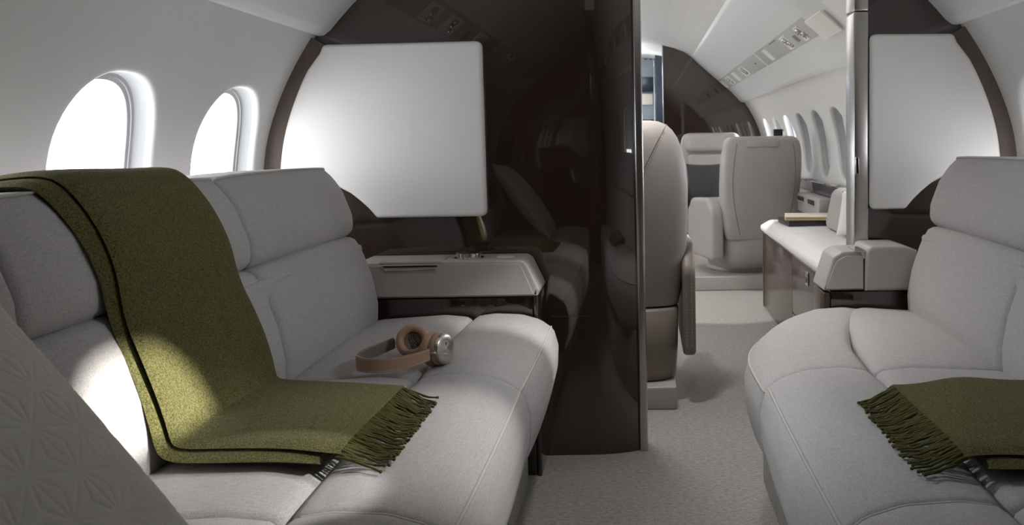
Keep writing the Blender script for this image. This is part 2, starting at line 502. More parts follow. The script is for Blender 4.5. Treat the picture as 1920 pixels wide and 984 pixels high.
def build_wall(name, sx, Y0, Y1, wins):
    m = MB()
    z0, z1 = 0.70, 1.17
    def grid(ya, yb, za, zb, nz, ny=1):
        zs = np.linspace(za, zb, nz + 1); ys = np.linspace(ya, yb, ny + 1)
        V = [(sx * wx(z), y, z) for z in zs for y in ys]
        F = [(i * (ny + 1) + j, i * (ny + 1) + j + 1, (i + 1) * (ny + 1) + j + 1, (i + 1) * (ny + 1) + j) for i in range(nz) for j in range(ny)]
        m.add(V, F)
    ry, rz, _ = window_cell(0, -0.225, 0.225, z0, z1, sx)[0]
    side = np.unique(np.round(W_ZC + rz[np.abs(np.abs(ry) - 0.225) < 1e-6], 7))
    def gridz(ya, yb):
        V = [(sx * wx(z), y, z) for z in side for y in (ya, yb)]
        m.add(V, [(i * 2, i * 2 + 1, i * 2 + 3, i * 2 + 2) for i in range(len(side) - 1)])
    grid(Y0, Y1, -0.02, z0, 26)
    grid(Y0, Y1, z1, 1.385, 14)
    cur = Y0
    for yc in sorted(wins):
        a, b = yc - 0.225, yc + 0.225
        if a > cur + 1e-4: gridz(cur, a)
        R = window_cell(yc, a, b, z0, z1, sx)
        # intermediate ring so the panel stays on the curve
        Vs = []
        r0, r1 = R[0], R[1]
        full = [r0] + [(r0[0] * (1 - q) + r1[0] * q, r0[1] * (1 - q) + r1[1] * q, 0.0) for q in (0.33, 0.66)] + R[1:]
        for ry, rz, off in full: Vs.append(ring_to_world(yc, ry, rz, off, sx))
        m.add(np.concatenate(Vs), ring_faces(0, NT, len(full)))
        cur = b
    if cur < Y1 - 1e-4: gridz(cur, Y1)
    o = m.build(name, M['wall'], weld=2e-4, flat_angle=60)
    return tag(o, kind='structure')

wcount = 0
def build_window(yc, sx, portal=True, shade=None):
    global wcount
    wcount += 1
    root = empty('window_%d' % wcount, (sx * 1.14, yc, W_ZC - W_B), kind='structure')
    inv = np.array([sx * 1.14, yc, W_ZC - W_B])
    t = tangles(0, 0)
    Vs = []
    prof = ((0.003, 0.019), (0.006, 0.028), (0.011, 0.038), (0.014, 0.042), (0.018, 0.043), (0.021, 0.043), (0.0215, 0.046), (0.030, 0.047), (0.032, 0.050), (0.034, 0.066))
    for ins, off in prof:
        a, b = sup(t, W_A - ins, W_B - ins); Vs.append(ring_to_world(yc, a, b, off, sx))
    MB().add(np.concatenate(Vs) - inv, ring_faces(0, NT, len(prof))).build('window_frame', M['winframe'], root, flat_angle=35)
    a, b = sup(t, W_A - 0.032, W_B - 0.032)
    V = ring_to_world(yc, a, b, 0.060, sx)
    V = np.vstack([V, V.mean(0)])
    MB().add(V - inv, [(j, (j + 1) % NT, NT) for j in range(NT)]).build('pane', M['pane'], root)
    if shade:      # pull-down shade partly closed, sliding between the frame's lips
        lo = shade
        a, b = sup(t, W_A - 0.031, W_B - 0.031)
        b = np.maximum(b, lo)
        V = ring_to_world(yc, a, b, 0.0535, sx); V = np.vstack([V, V.mean(0)])
        MB().add(V - inv, [(j, (j + 1) % NT, NT) for j in range(NT)]).build('window_shade', M['shade'], root)
    if portal:
        d = bpy.data.lights.new('window_portal', 'AREA')
        d.shape = 'RECTANGLE'; d.size = 2 * W_A; d.size_y = 2 * W_B
        d.cycles.is_portal = True
        o = bpy.data.objects.new('window_portal', d)
        nx, nz = wn2(W_ZC)
        o.location = (sx * (wx(W_ZC) + 0.10), yc, W_ZC)
        o.rotation_euler = Vector((-sx, 0, 0)).to_track_quat('-Z', 'Y').to_euler()
        # size axes: local X along y, local Y along z
        COL.objects.link(o)
    return root

build_wall('wall_left', -1, Y_AFT, 10.6, AFT_W + FWD_W)
build_wall('wall_right', 1, Y_AFT, 10.6, AFT_W + FWD_W)
for sx in (-1, 1):
    for i, y in enumerate(AFT_W + FWD_W):
        sh = None
        if y < 0.8: sh = -0.20  # unseen shades, shut to darken the aft room
        elif sx > 0 and y in (AFT_W[0], AFT_W[2], AFT_W[3]): sh = -0.01  # shades added here to block sun from the left sofa
        elif sx > 0 and 4.5 < y < 6.2: sh = -0.20
        elif y > 3 and i % 3 == 2: sh = 0.03
        build_window(y, sx, shade=sh)

tag(MB().add(*box(-1.05, 1.05, Y_AFT, 10.6, -0.06, 0.0)).build('floor', M['carpet'], smooth=False), kind='structure')
cp = CEIL[::-1]; poly = [(-x, z) for x, z in CEIL[::-1]] + list(CEIL[1:])
poly = fillet(poly, 0.03, 4, closed=False).tolist() + [(0.6, 2.05), (-0.6, 2.05)]
tag(MB().add(*prism(poly, Y_AFT, 10.6, 'y')).build('ceiling', M['ceiling'], flat_angle=25), kind='structure')
tag(MB().add(*box(-1.4, 1.4, Y_AFT - 0.05, Y_AFT, -0.1, 2.05)).build('wall_aft', M['wood'], smooth=False), kind='structure')

# overhead bins, one run on each side of each room
def overhead_bin(sx, ya, yb, label, group=None):
    root = empty('overhead_bin', (sx * 0.98, ya, 1.31), label=label, cat='overhead bin')
    inv = np.array([sx * 0.98, ya, 1.31])
    P = fillet(BIN, [0, 0.03] + [0.05] * 6 + [0.02, 0.012, 0.008, 0], 4, closed=False)
    P = P.tolist() + [(1.20, 1.34), (1.20, 2.05), (0.494, 2.05)]
    P = [(sx * x, z) for x, z in P]
    V, F = prism(P, ya, yb, 'y')
    MB().add(V - inv, F).build('bin_shell', M['bin'], root, flat_angle=28)
    return root, inv
binL, invL = overhead_bin(-1, Y_AFT, Y_BH + 0.02, 'smooth white overhead bin run above the left sofa windows')
binR, invR = overhead_bin(1, Y_AFT, Y_BH + 0.02, 'smooth white overhead bin run above the right sofa')
binFL, _ = overhead_bin(-1, Y_BH + 0.03, Y_FWD + 0.02, 'white overhead bin run on the left of the forward cabin, mostly behind the partition')
binF, invF = overhead_bin(1, Y_BH + 0.03, Y_FWD + 0.02, 'long white overhead bin with grey vent and lamp strip above the forward windows')

# service strip, set in the frame of the bin's slope: local s across (x,z), y along
A = np.array([0.727, 1.520]); B = np.array([0.816, 1.443])
su = (B - A) / np.linalg.norm(B - A); sn = np.array([-su[1], su[0]]) ; sn = -sn if sn[1] > 0 else sn   # into the cabin (down/left)
SL = np.linalg.norm(B - A)
STRIP = {'inv': invF, 'sg': 1}
def sbox(s0, s1, y0, y1, h0, h1, r=0.002):
    """box on the strip: s across 0..1, h height out of the surface"""
    V, F = rb(s0 * SL, s1 * SL, y0, y1, h0, h1, r)
    x = A[0] + V[:, 0] * su[0] + V[:, 2] * sn[0]; z = A[1] + V[:, 0] * su[1] + V[:, 2] * sn[1]
    return np.c_[STRIP['sg'] * x, V[:, 1], z] - STRIP['inv'], F
def scell(y, w, s0=0.22, s1=0.98, rim=0.006):
    """a raised rimmed recess"""
    m = MB()
    m.add(*sbox(s0, s1, y - w / 2, y - w / 2 + rim, 0.001, 0.007, 0.0015))
    m.add(*sbox(s0, s1, y + w / 2 - rim, y + w / 2, 0.001, 0.007, 0.0015))
    m.add(*sbox(s0, s0 + 0.06, y - w / 2, y + w / 2, 0.001, 0.007, 0.0015))
    m.add(*sbox(s1 - 0.06, s1, y - w / 2, y + w / 2, 0.001, 0.007, 0.0015))
    m.add(*sbox(s0, s1, y - w / 2, y + w / 2, 0.001, 0.003, 0.001))
    return m
def nozzle(y, s=0.5):
    c = A + (B - A) * s + sn * 0.006
    R = basis((sn[0], 0, sn[1]), (0, 1, 0))
    V, F = lathe([(0.020, 0), (0.022, 0.004), (0.019, 0.010), (0.013, 0.012), (0.010, 0.006), (0, 0.005)], 16, (c[0], y, c[1]), R)
    return MB().add(V * np.array([STRIP['sg'], 1, 1]) - STRIP['inv'], F)
def service_strip(root, inv, sg, panels, cells, heads):
    STRIP['inv'] = inv; STRIP['sg'] = sg
    for ya, yb, m in panels: MB().add(*sbox(0.06, 1.06, ya, yb, -0.002, 0.0015, 0.001)).build('service_panel', M[m], root)
    for y, w in cells: scell(y, w).build('vent_recess', M['white'], root)
    for y in heads:
        nozzle(y, 0.50).build('air_nozzle', M['chrome'], root)
        nozzle(y - 0.04, 0.72).build('reading_light', M['brushed'], root)
def speaker_grille(y):
    gr = MB()
    for i in range(7): gr.add(*sbox(0.48 + i * 0.055, 0.515 + i * 0.055, y - 0.035, y + 0.035, 0.001, 0.004, 0.001))
    return gr
service_strip(binF, invF, 1, ((5.60, 8.09, 'psu'), (3.93, 5.54, 'psu'), (2.76, 3.49, 'white')),
              ((7.97, 0.15), (7.44, 0.2), (6.98, 0.15), (6.45, 0.24), (5.22, 0.12), (4.56, 0.15), (4.17, 0.11)), (7.44, 6.45, 4.56, 4.17))
speaker_grille(4.345).build('speaker_grille', M['seam'], binF)
MB().add(*sbox(0.14, 0.19, 4.74, 4.97, 0.001, 0.004, 0.001)).build('latch_strip', M['seam'], binF)
MB().add(*sbox(0.52, 0.66, 5.80, 5.86, 0.001, 0.003, 0.001)).build('indicator', M['green'], binF)
o = MB().add(*sbox(0.24, 1.28, 3.555, 3.885, 0.012, 0.020, 0.003)).build('mask_door', M['cardmat'], binF)
o['label'] = 'cream square door dropped slightly proud of the strip'
for ya, yb in ((3.84, 3.87), (3.57, 3.60)):
    MB().add(*sbox(0.35, 1.0, ya, yb, 0.0, 0.013, 0.001)).build('door_hinge', M['white'], binF)
for root_, inv_, sg in ((binL, invL, -1), (binR, invR, 1)):
    service_strip(root_, inv_, sg, ((-1.2, 0.55, 'psu'), (0.62, 2.45, 'psu')), ((0.10, 0.2), (1.05, 0.2), (1.65, 0.2), (2.0, 0.2)), (0.10, 1.05, 1.65, 2.0))
    speaker_grille(1.30).build('speaker_grille', M['seam'], root_)

# bulkheads
SECT = np.array(CEIL[:-1] + BIN[1:-1] + [(0.99, 1.31)])
def ztop(x):
    x = abs(x)
    if x <= 0.978: return np.interp(x, SECT[:, 0], SECT[:, 1]) + 0.004
    zz = WZ[60:]; xx = WX[60:]
    return np.interp(-x, -xx, zz) if x < xx.max() else zz[np.argmax(xx)]
def zbot(x):
    x = abs(x)
    if x <= 0.95: return -0.005
    i = np.argmax(WX)
    return np.interp(x, WX[:i + 1], WZ[:i + 1])
def bulkhead(name, xa, xb, y0, y1, m, bow=None):
    xs = [x for x in np.unique(np.round(np.r_[np.linspace(xa, xb, 90), [xa, xb]], 5))]
    lim = WX.max() - 1e-4
    xs = [x for x in xs if abs(x) <= lim]
    V = []
    for x in xs:
        f = y0 + (bow(x) if bow else 0)
        V += [(x, f, zbot(x)), (x, f, ztop(x)), (x, y1, ztop(x)), (x, y1, zbot(x))]
    F = []
    for i in range(len(xs) - 1):
        for j in range(4):
            F.append((i * 4 + j, i * 4 + (j + 1) % 4, (i + 1) * 4 + (j + 1) % 4, (i + 1) * 4 + j))
    F += [(3, 2, 1, 0), tuple((len(xs) - 1) * 4 + j for j in range(4))]
    return tag(MB().add(V, F).build(name, m, flat_angle=35), kind='structure')
bulkhead('wall_middle_left', -1.1478, -0.014, Y_BH, Y_BH2, M['wood'], bow=lambda x: 0.035 * max(0, (x + 0.16) / 0.15) ** 2)
bulkhead('wall_middle_right', 0.692, 1.1478, Y_BH, Y_BH2, M['wood'])
bulkhead('wall_front_right', 0.222, 1.1478, Y_FWD, Y_FWD + 0.05, M['wood'])
bulkhead('wall_front_left', -1.1478, -0.36, Y_FWD, Y_FWD + 0.05, M['wood'])

tag(MB().add(*rb(-0.285, -0.165, Y_BH - 0.0008, Y_BH + 0.001, 0.4385, 0.4400, 0.0003)).build('trim_6', M['wood_soft'], smooth=False), kind='structure')
# metal door-edge trims
t1 = MB().add(*rb(-0.016, 0.009, 2.672, 2.76, 0.0, 1.885, 0.004)).build('trim_1', M['brushed']); tag(t1, kind='structure')
t2 = MB().add(*rb(0.648, 0.693, 2.632, 2.735, 0.0, 1.352, 0.005)).add(*rb(0.648, 0.693, 2.632, 2.735, 1.354, 1.60, 0.005)).build('trim_2', M['brushed']); tag(t2, kind='structure')
t3 = MB().add(*rb(0.217, 0.226, 8.085, 8.16, 0.0, 1.85, 0.002)).build('trim_3', M['chrome']); tag(t3, kind='structure')
# door latch set in the right post
lt = MB()
for q in ((0.6515, 0.6535, 0.865, 0.915), (0.6605, 0.6625, 0.865, 0.915), (0.6515, 0.6625, 0.863, 0.866), (0.6515, 0.6625, 0.914, 0.917)):
    lt.add(*rb(q[0], q[1], 2.626, 2.634, q[2], q[3], 0.0008))
lt.build('latch_plate', M['chrome'], t2)
MB().add(*rb(0.6540, 0.6600, 2.6305, 2.633, 0.868, 0.912, 0.0005)).build('latch_tongue', M['black'], t2)

# wood arch bands where the side wall meets the bulkhead
def arch_band(name, sx):
    m = MB(); V = []
    zs = np.linspace(0.45, 1.305, 44)
    for z in zs:
        nx, nz = wn2(z); x = wx(z)
        o = (x + 0.004, z); i = (x - nx * 0.058, z - nz * 0.058)
        V += [(sx * o[0], Y_BH + 0.002, o[1]), (sx * o[0], Y_BH - 0.022, o[1]), (sx * i[0], Y_BH - 0.008, i[1]), (sx * i[0], Y_BH + 0.002, i[1])]
    F = [(a * 4 + j, a * 4 + (j + 1) % 4, (a + 1) * 4 + (j + 1) % 4, (a + 1) * 4 + j) for a in range(len(zs) - 1) for j in range(4)]
    F += [(3, 2, 1, 0), tuple((len(zs) - 1) * 4 + j for j in range(4))]
    tag(m.add(V, F).build(name, M['wood_soft'], flat_angle=35), kind='structure')
arch_band('trim_4', -1); arch_band('trim_5', 1)

# white padded panels on the bulkheads
def pad(sx, inner, label):
    zs = np.linspace(1.281, 0.80, 20)
    left = [(-(wx(z) - wn2(z)[0] * (0.052 + 0.020 * (z > 1.2) * (z - 1.2) / 0.08)), z) for z in zs]
    left[0] = (-0.945, 1.281)
    cut = [(-1.05, 0.80), (-1.0, 0.862), (-0.955, 0.868), (-0.916, 0.853), (-0.880, 0.833), (-0.853, 0.811), (-0.826, 0.785), (-0.803, 0.757)]
    left = [p for p in left if p[1] > 0.865]
    poly = left + cut[2:] + [(inner, 0.756), (inner, 1.284)]
    rad = [0.0] * len(poly); rad[0] = 0.018; rad[-1] = 0.020; rad[-2] = 0.020; rad[-3] = 0.016
    poly = fillet(poly, rad, 4)
    poly = np.array([(sx * -1 * x, z) for x, z in poly])
    V, F = prism(poly, Y_BH - 0.030, Y_BH, 'y', r=0.009)
    o = MB().add(V, F).build('padded_panel', M['pad'], flat_angle=50)
    tag(o, label, 'wall panel')
pad(-1, -0.470, 'white padded leather panel on the dark partition beyond the left sofa')
pad(1, -0.695, 'white padded leather panel on the bulkhead beyond the right sofa, beside the metal post')

# galley seen through the forward doorway
g1 = empty('galley_cabinet', (0.1, 9.6, 0), label='blue-grey galley wall unit with dark shelves through the far doorway', cat='cabinet')
gi = np.array([0.1, 9.6, 0])
def gp(name, m, *b, r=0.003):
    V, F = rb(*b, r=r); return MB().add(V - gi, F).build(name, m, g1)
gp('cabinet_body', M['galley'], -0.9, 0.16, 9.55, 9.7, 0, 2.0)
gp('upper_shelf', M['navy'], 0.0, 0.155, 9.50, 9.56, 1.50, 1.66)
gp('counter_niche', M['navy'], 0.02, 0.155, 9.50, 9.56, 1.02, 1.2)
for i in range(4): gp('knob', M['black'], 0.04 + i * 0.028, 0.055 + i * 0.028, 9.53, 9.56, 1.90 - (i % 2) * 0.05, 1.91 - (i % 2) * 0.05, r=0.002)
gp('label_plate', M['cover'], 0.02, 0.15, 9.535, 9.552, 1.36, 1.48)
g2 = MB().add(*rb(0.172, 0.30, 9.1, 9.7, 0, 1.90, 0.004)).build('tall_cabinet', M['navy']); tag(g2, 'tall near-black cabinet just inside the far doorway', 'cabinet')
tag(MB().add(*box(-1.3, 1.3, 10.6, 10.65, -0.1, 2.05)).build('wall_cockpit', M['galley'], smooth=False), kind='structure')
light('galley_fill', 'POINT', (0.0, 8.9, 1.7), 2.0, (0.85, 0.93, 1.0), shadow_soft_size=0.08)  # fill point without a fixture, sets the galley's brightness

# ------------------------------------------------------------------ sofas
UP = fillet([(0.832, 0.722), (0.815, 0.745), (0.817, 0.785), (0.842, 0.852), (0.868, 0.890), (0.896, 0.916), (1.05, 0.912), (1.02, 0.722)],
            [0.01, 0.02, 0.03, 0.05, 0.03, 0.005, 0.02, 0.02], 5)
LO = fillet([(0.850, 0.722), (0.812, 0.718), (0.788, 0.672), (0.764, 0.60), (0.752, 0.53), (0.755, 0.475), (0.78, 0.445), (0.97, 0.445), (1.02, 0.715)],
            [0.01, 0.022, 0.05, 0.06, 0.05, 0.02, 0.02, 0.02, 0.02], 5)
SR = fillet([(0.484, 0.484), (0.56, 0.492), (0.74, 0.482), (0.80, 0.470), (0.80, 0.35), (0.486, 0.35)], [0.022, 0.03, 0.03, 0.02, 0.02, 0.03], 5)
SF = fillet([(0.480, 0.486), (0.42, 0.494), (0.345, 0.490), (0.292, 0.474), (0.256, 0.447), (0.243, 0.40), (0.246, 0.345), (0.262, 0.285), (0.30, 0.262), (0.478, 0.262)],
            [0.022, 0.04, 0.06, 0.04, 0.006, 0.03, 0.04, 0.02, 0.02, 0.02], 5)
MOD = [(0.36, 1.1255), (1.127, 1.8060), (1.8075, 2.452)]

def sofa(sx, label):
    root = empty('sofa', (sx * 0.62, 0.36, 0), label=label, cat='sofa')
    inv = np.array([sx * 0.62, 0.36, 0])
    def part(name, V, F, m=M['fabric'], parent=root):
        return MB().add(V - inv, F).build(name, m, parent, flat_angle=70)
    chop = (sx > 0)
    def fr_def(V):                    # the right sofa's far front corner is swept back
        V = V.copy()
        if chop:
            t = np.clip((V[:, 1] - 1.95) / 0.50, 0, 1)
            w = np.clip((0.62 - V[:, 0]) / 0.36, 0, 1)
            V[:, 0] += (0.175 * t ** 2.2) * w + 0.085 * t ** 1.3 * np.clip((V[:, 0] - 0.30) / 0.18, 0, 1)
        return V
    def re_def(V):
        V = V.copy()
        if chop:
            t = np.clip((V[:, 1] - 1.75) / 0.70, 0, 1)
            w = np.clip((0.80 - V[:, 0]) / 0.31, 0, 1)
            V[:, 0] += (0.09 * t ** 1.3) * w
            # rounded far end of the rear cushion
        return V
    topf = lambda P: np.clip((P[:, 1] - 0.42) / 0.05, 0, 1)
    for i, (ya, yb) in enumerate(MOD):
        V, F, Rg = loft(UP, ya, yb, 0.016, 14, 0.006, sx=sx)
        c = part('headrest_cushion', V, F)
        L = line_on(Rg, 0.897, 0.915, sx); part('piping', *tube(L - 0 + np.array([sx * -0.001, 0, 0.001]), 0.0028), m=M['piping'], parent=c)
        V, F, Rg = loft(LO, ya, yb, 0.020, 14, 0.010, sx=sx)
        part('back_cushion', V, F)
        V, F, Rg = loft(SR, ya, yb, 0.016, 14, 0.012, deform=re_def, sx=sx, crownf=topf)
        c = part('seat_cushion', V, F)
        V, F, Rg = loft(SF, ya, yb, 0.013, 18, 0.008, deform=fr_def, sx=sx)
        c = part('front_bolster', V, F)
        # lengthwise piping along the front crease and across each joint
        mid = Rg[len(Rg) // 2]
        j = np.argmin((mid[:, 0] - 0.256 * sx) ** 2 + (mid[:, 2] - 0.449) ** 2)
        part('piping', *tube(Rg[1:-1, j], 0.0032), m=M['piping'], parent=c)
        js = [q for q in range(Rg.shape[1]) if mid[q, 2] > 0.30 and abs(mid[q, 0]) < 0.47]
        # keep the run contiguous along the ring
        js = np.array(js); gap = np.where(np.diff(js) > 1)[0]
        if len(gap): js = np.r_[js[gap[0] + 1:], js[:gap[0] + 1]]
        part('piping', *tube(Rg[3, js], 0.0022), m=M['piping'], parent=c)
        part('piping', *tube(Rg[-4, js], 0.0022), m=M['piping'], parent=c)
    # frame and carpeted plinth
    V, F = rb(sx * 0.335 if sx > 0 else -0.98, 0.98 if sx > 0 else -0.335, 0.38, 2.415, 0.0, 0.27, 0.006)
    part('plinth', V, F, M['carpet'])['label'] = 'carpeted plinth'
    V, F = rb(min(sx * 0.79, sx * 1.06), max(sx * 0.79, sx * 1.06), 0.38, 2.44, 0.27, 0.70, 0.01)
    part('back_frame', V, F, M['fabric'])
    return root
sofa(-1, 'light grey woven sofa with an olive throw and headphones, along the left windows')
sofa(1, 'light grey woven sofa with swept far corner, along the right wall')

# ------------------------------------------------------------------ arm consoles
def console_left():
    root = empty('arm_console', (-0.55, 2.55, 0), label='taupe leather topped arm console with control knob at far end of left sofa', cat='console')
    inv = np.array([-0.55, 2.55, 0])
    def part(name, V, F, m, parent=root, **k): return MB().add(np.asarray(V) - inv, F).build(name, m, parent, **k)
    part('cabinet', *rb(-0.80, -0.318, 2.490, 2.648, 0.0, 0.531, 0.003), m=M['wood'])
    part('end_panel', *rb(-0.317, -0.304, 2.482, 2.648, 0.0, 0.535, 0.003), m=M['wood'])
    poly = fillet([(-0.82, 0.535), (-0.304, 0.535), (-0.298, 0.552), (-0.338, 0.640), (-0.82, 0.640)], [0, 0.004, 0.006, 0.03, 0], 6)
    part('arm_top', *prism(poly, 2.478, 2.640, 'y', r=0.006), m=M['leather'], flat_angle=50)
    poly = fillet([(-0.80, 0.540), (-0.314, 0.540), (-0.352, 0.631), (-0.80, 0.631)], [0, 0.003, 0.022, 0], 6)
    fp = part('face_panel', *prism(poly, 2.4745, 2.49, 'y', r=0.0015), m=M['leather'])
    # lid and pull slot
    part('lid', *rb(-0.758, -0.575, 2.4765, 2.61, 0.634, 0.6425, 0.003), m=M['leather'])
    sl = part('pull_slot', *prism([(-0.752, 0.633), (-0.580, 0.633), (-0.592, 0.612), (-0.740, 0.612)], 2.470, 2.476, 'y', r=0.0015), m=M['leather'])
    part('slot_gap', *prism([(-0.745, 0.631), (-0.588, 0.631), (-0.590, 0.626), (-0.742, 0.626)], 2.4685, 2.4712, 'y'), m=M['black'], parent=sl)
    part('slot_bar', *rb(-0.738, -0.594, 2.4675, 2.4705, 0.616, 0.6215, 0.001), m=M['brushed'], parent=sl)
    # rotary controller
    kb = part('control_knob', *lathe([(0.040, 0), (0.041, 0.003), (0.036, 0.005), (0.034, 0.005), (0.034, 0.015), (0.030, 0.017), (0, 0.0165)], 40, (-0.513, 2.553, 0.640)), m=M['chrome'])
    part('knob_cap', *lathe([(0.033, 0.0148), (0.0335, 0.0165), (0.028, 0.0185), (0, 0.018)], 40, (-0.513, 2.553, 0.640)), m=M['black'], parent=kb)
    for i in range(14):
        a = i * 2 * PI / 14
        part('knob_rib', *rbox((0.0035, 0.0015, 0.006), 0.001, 2, 1, (-0.513 + 0.0355 * math.sin(a), 2.553 - 0.0355 * math.cos(a), 0.650), np.array(Matrix.Rotation(a, 3, 'Z'))), m=M['chrome'], parent=kb)
    part('knob_ring', *lathe([(0.044, 0), (0.0445, 0.002), (0.041, 0.003), (0.041, 0)], 40, (-0.513, 2.553, 0.640)), m=M['chrome'], parent=kb)
    part('touch_disc', *lathe([(0.026, 0), (0.0255, 0.002), (0.021, 0.0035), (0, 0.004)], 32, (-0.405, 2.560, 0.640)), m=M['psu'])
console_left()

def console_right():
    root = empty('arm_console', (0.68, 2.55, 0), label='short taupe leather arm console on a dark base at far end of right sofa', cat='console')
    inv = np.array([0.68, 2.55, 0])
    def part(name, V, F, m, parent=root, **k): return MB().add(np.asarray(V) - inv, F).build(name, m, parent, **k)
    part('cabinet', *rb(0.545, 0.80, 2.490, 2.630, 0.0, 0.531, 0.003), m=M['wood'])
    part('end_panel', *rb(0.524, 0.543, 2.482, 2.630, 0.0, 0.529, 0.003), m=M['wood_warm'])
    poly = fillet([(0.520, 0.536), (0.640, 0.536), (0.640, 0.650), (0.578, 0.648), (0.552, 0.634)], [0.006, 0, 0, 0.02, 0.02], 6)
    part('arm_end', *prism(poly, 2.480, 2.632, 'y', r=0.006), m=M['leather'], flat_angle=50)
    poly = fillet([(0.528, 0.541), (0.637, 0.541), (0.637, 0.636), (0.586, 0.636), (0.560, 0.622)], [0.003, 0, 0, 0.015, 0.02], 6)
    part('face_panel', *prism(poly, 2.4755, 2.49, 'y', r=0.0015), m=M['leather'])
    poly = fillet([(0.642, 0.534), (0.79, 0.534), (0.79, 0.650), (0.75, 0.664), (0.655, 0.664), (0.642, 0.645)], [0, 0, 0, 0.04, 0.03, 0.03], 6)
    part('arm_pad', *prism(poly, 2.466, 2.632, 'y', r=0.010), m=M['leather'], flat_angle=60)
    part('metal_slot', *prism([(0.612, 0.653), (0.641, 0.653), (0.641, 0.628), (0.636, 0.628), (0.630, 0.646), (0.612, 0.646)], 2.4735, 2.56, 'y'), m=M['brushed'])
console_right()

# ------------------------------------------------------------------ throws
BP = [(1.00, 0.918), (0.95, 0.926), (0.905, 0.928), (0.884, 0.921), (0.858, 0.893), (0.830, 0.850), (0.808, 0.795), (0.801, 0.745), (0.792, 0.705), (0.775, 0.664), (0.752, 0.60), (0.738, 0.545), (0.728, 0.520), (0.705, 0.513), (0.66, 0.514), (0.60, 0.516), (0.54, 0.517), (0.49, 0.515), (0.452, 0.514)]
def seat_z(x):
    return np.interp(abs(x), [0.256, 0.292, 0.345, 0.42, 0.48, 0.52, 0.60, 0.74], [0.450, 0.478, 0.497, 0.502, 0.497, 0.503, 0.505, 0.495])
def throw(sx, ya, yb, label, skew=0.0, BP=BP):
    root = empty('throw_blanket', (sx * 0.6, ya, 0.5), label=label, cat='blanket')
    inv = np.array([sx * 0.6, ya, 0.5])
    path = smooth_path(BP, 0.010, 2)
    T = np.gradient(path, axis=0); T /= np.linalg.norm(T, axis=1)[:, None]
    N = np.stack([-T[:, 1], T[:, 0]], 1)
    N[N[:, 1] < -0.2] *= -1
    # outward: away from the cushions (towards the aisle / up)
    for i in range(len(N)):
        if N[i] @ np.array([-0.75, 0.65]) < 0: N[i] *= -1
    s = np.r_[0, np.cumsum(np.linalg.norm(np.diff(path, axis=0), axis=1))]; S = s[-1]
    ends = {}
    def layer(name, off, y0f, y1f, th, cut=0):
        rings = []
        n_pts = len(path) - cut
        ny = 26
        for i in range(n_pts):
            q = s[i] / S
            y0, y1 = y0f(q), y1f(q)
            u = np.linspace(0, 1, ny)
            yy = y0 + (y1 - y0) * u
            hump = 0.0035 * (1 + np.sin(5 * u + 7 * q)) * (0.4 + 0.6 * np.sin(4 * q + 2) ** 2)
            edge = th * np.sqrt(np.clip(1 - (np.abs(2 * u - 1)) ** 10, 0, 1))
            top = off + hump + edge; bot = off + hump * 0.5 - edge * 0.8
            up = np.c_[sx * (path[i, 0] + N[i, 0] * top), yy, path[i, 1] + N[i, 1] * top]
            dn = np.c_[sx * (path[i, 0] + N[i, 0] * bot), yy, path[i, 1] + N[i, 1] * bot][::-1]
            rings.append(np.vstack([up, dn[1:-1]]))
        n = len(rings[0])
        F = ring_faces(0, n, len(rings)) + [tuple(range(n))[::-1], tuple((len(rings) - 1) * n + j for j in range(n))]
        ends[name] = rings[-1][:ny]
        return MB().add(np.concatenate(rings) - inv, F).build(name, M['blanket'], root, flat_angle=80)
    wav = lambda q: 0.006 * math.sin(9 * q)
    q0 = 0.62 if len(BP) > 10 else 0.0
    drift = lambda q: -0.055 * (max(0, (q - 0.62)) / 0.38 if len(BP) > 10 else 0.75 + 0.25 * q) + skew * q
    layer('upper_fold', 0.010, lambda q: ya + wav(q) + drift(q), lambda q: yb + wav(q + 0.3) + drift(q) * 1.1, 0.0075)
    layer('under_fold', -0.0035, lambda q: ya - 0.036 + wav(q + 0.5) + drift(q) * 0.9 + (0.02 if q > 0.75 else 0.02 * q / 0.75), lambda q: yb - 0.02 + drift(q), 0.0095, cut=3)
    # fringe: many loose twisted strands
    E = ends['upper_fold']
    fr = MB(); ns = 84
    for i in range(ns):
        u = (i + 0.5) / ns
        k = u * (len(E) - 1); a = int(k); p = E[a] * (1 - (k - a)) + E[min(a + 1, len(E) - 1)] * (k - a)
        L = 0.060 + 0.012 * rng.random(); ph = rng.random() * 6.28
        lean = -0.004 + 0.010 * math.sin(u * 5) + 0.004 * rng.standard_normal()
        pts = []
        for t in np.linspace(-0.08, 1, 9):
            x = abs(p[0]) - L * t
            y = p[1] + lean * t * 2 + 0.0022 * math.sin(ph + 6 * t)
            z0 = seat_z(x) + 0.0035 + 0.002 * rng.random()
            z = p[2] - 0.006 + (z0 - p[2] + 0.006) * min(1, max(0, t) * 1.5) + 0.002 * math.sin(ph + 4 * t) ** 2
            pts.append((sx * x, y, max(z, z0)))
        fr.add(*(lambda vf: (vf[0] - inv, vf[1]))(tube(pts, np.linspace(0.0026, 0.0018, 9) * (1 + 0.15 * np.sin(np.arange(9) * 2 + ph)), 5)))
        # small knot at the tip
        fr.add(rbox((0.0026, 0.0026, 0.0024), 0.002, 1, 1, np.array(pts[-1]))[0] - inv, rbox((0.0026, 0.0026, 0.0024), 0.002, 1, 1)[1])
    f = fr.build('fringe', M['fringe'], root, flat_angle=80); f['kind'] = 'stuff'
throw(-1, 1.300, 1.672, 'olive green wool throw draped over the back of the left sofa, fringe towards the aisle')
throw(1, 1.245, 1.622, 'olive green wool throw laid across the right sofa seat with dark fringe', BP=[(0.742, 0.509), (0.70, 0.514), (0.66, 0.515), (0.60, 0.516), (0.54, 0.517), (0.49, 0.515), (0.452, 0.514)])

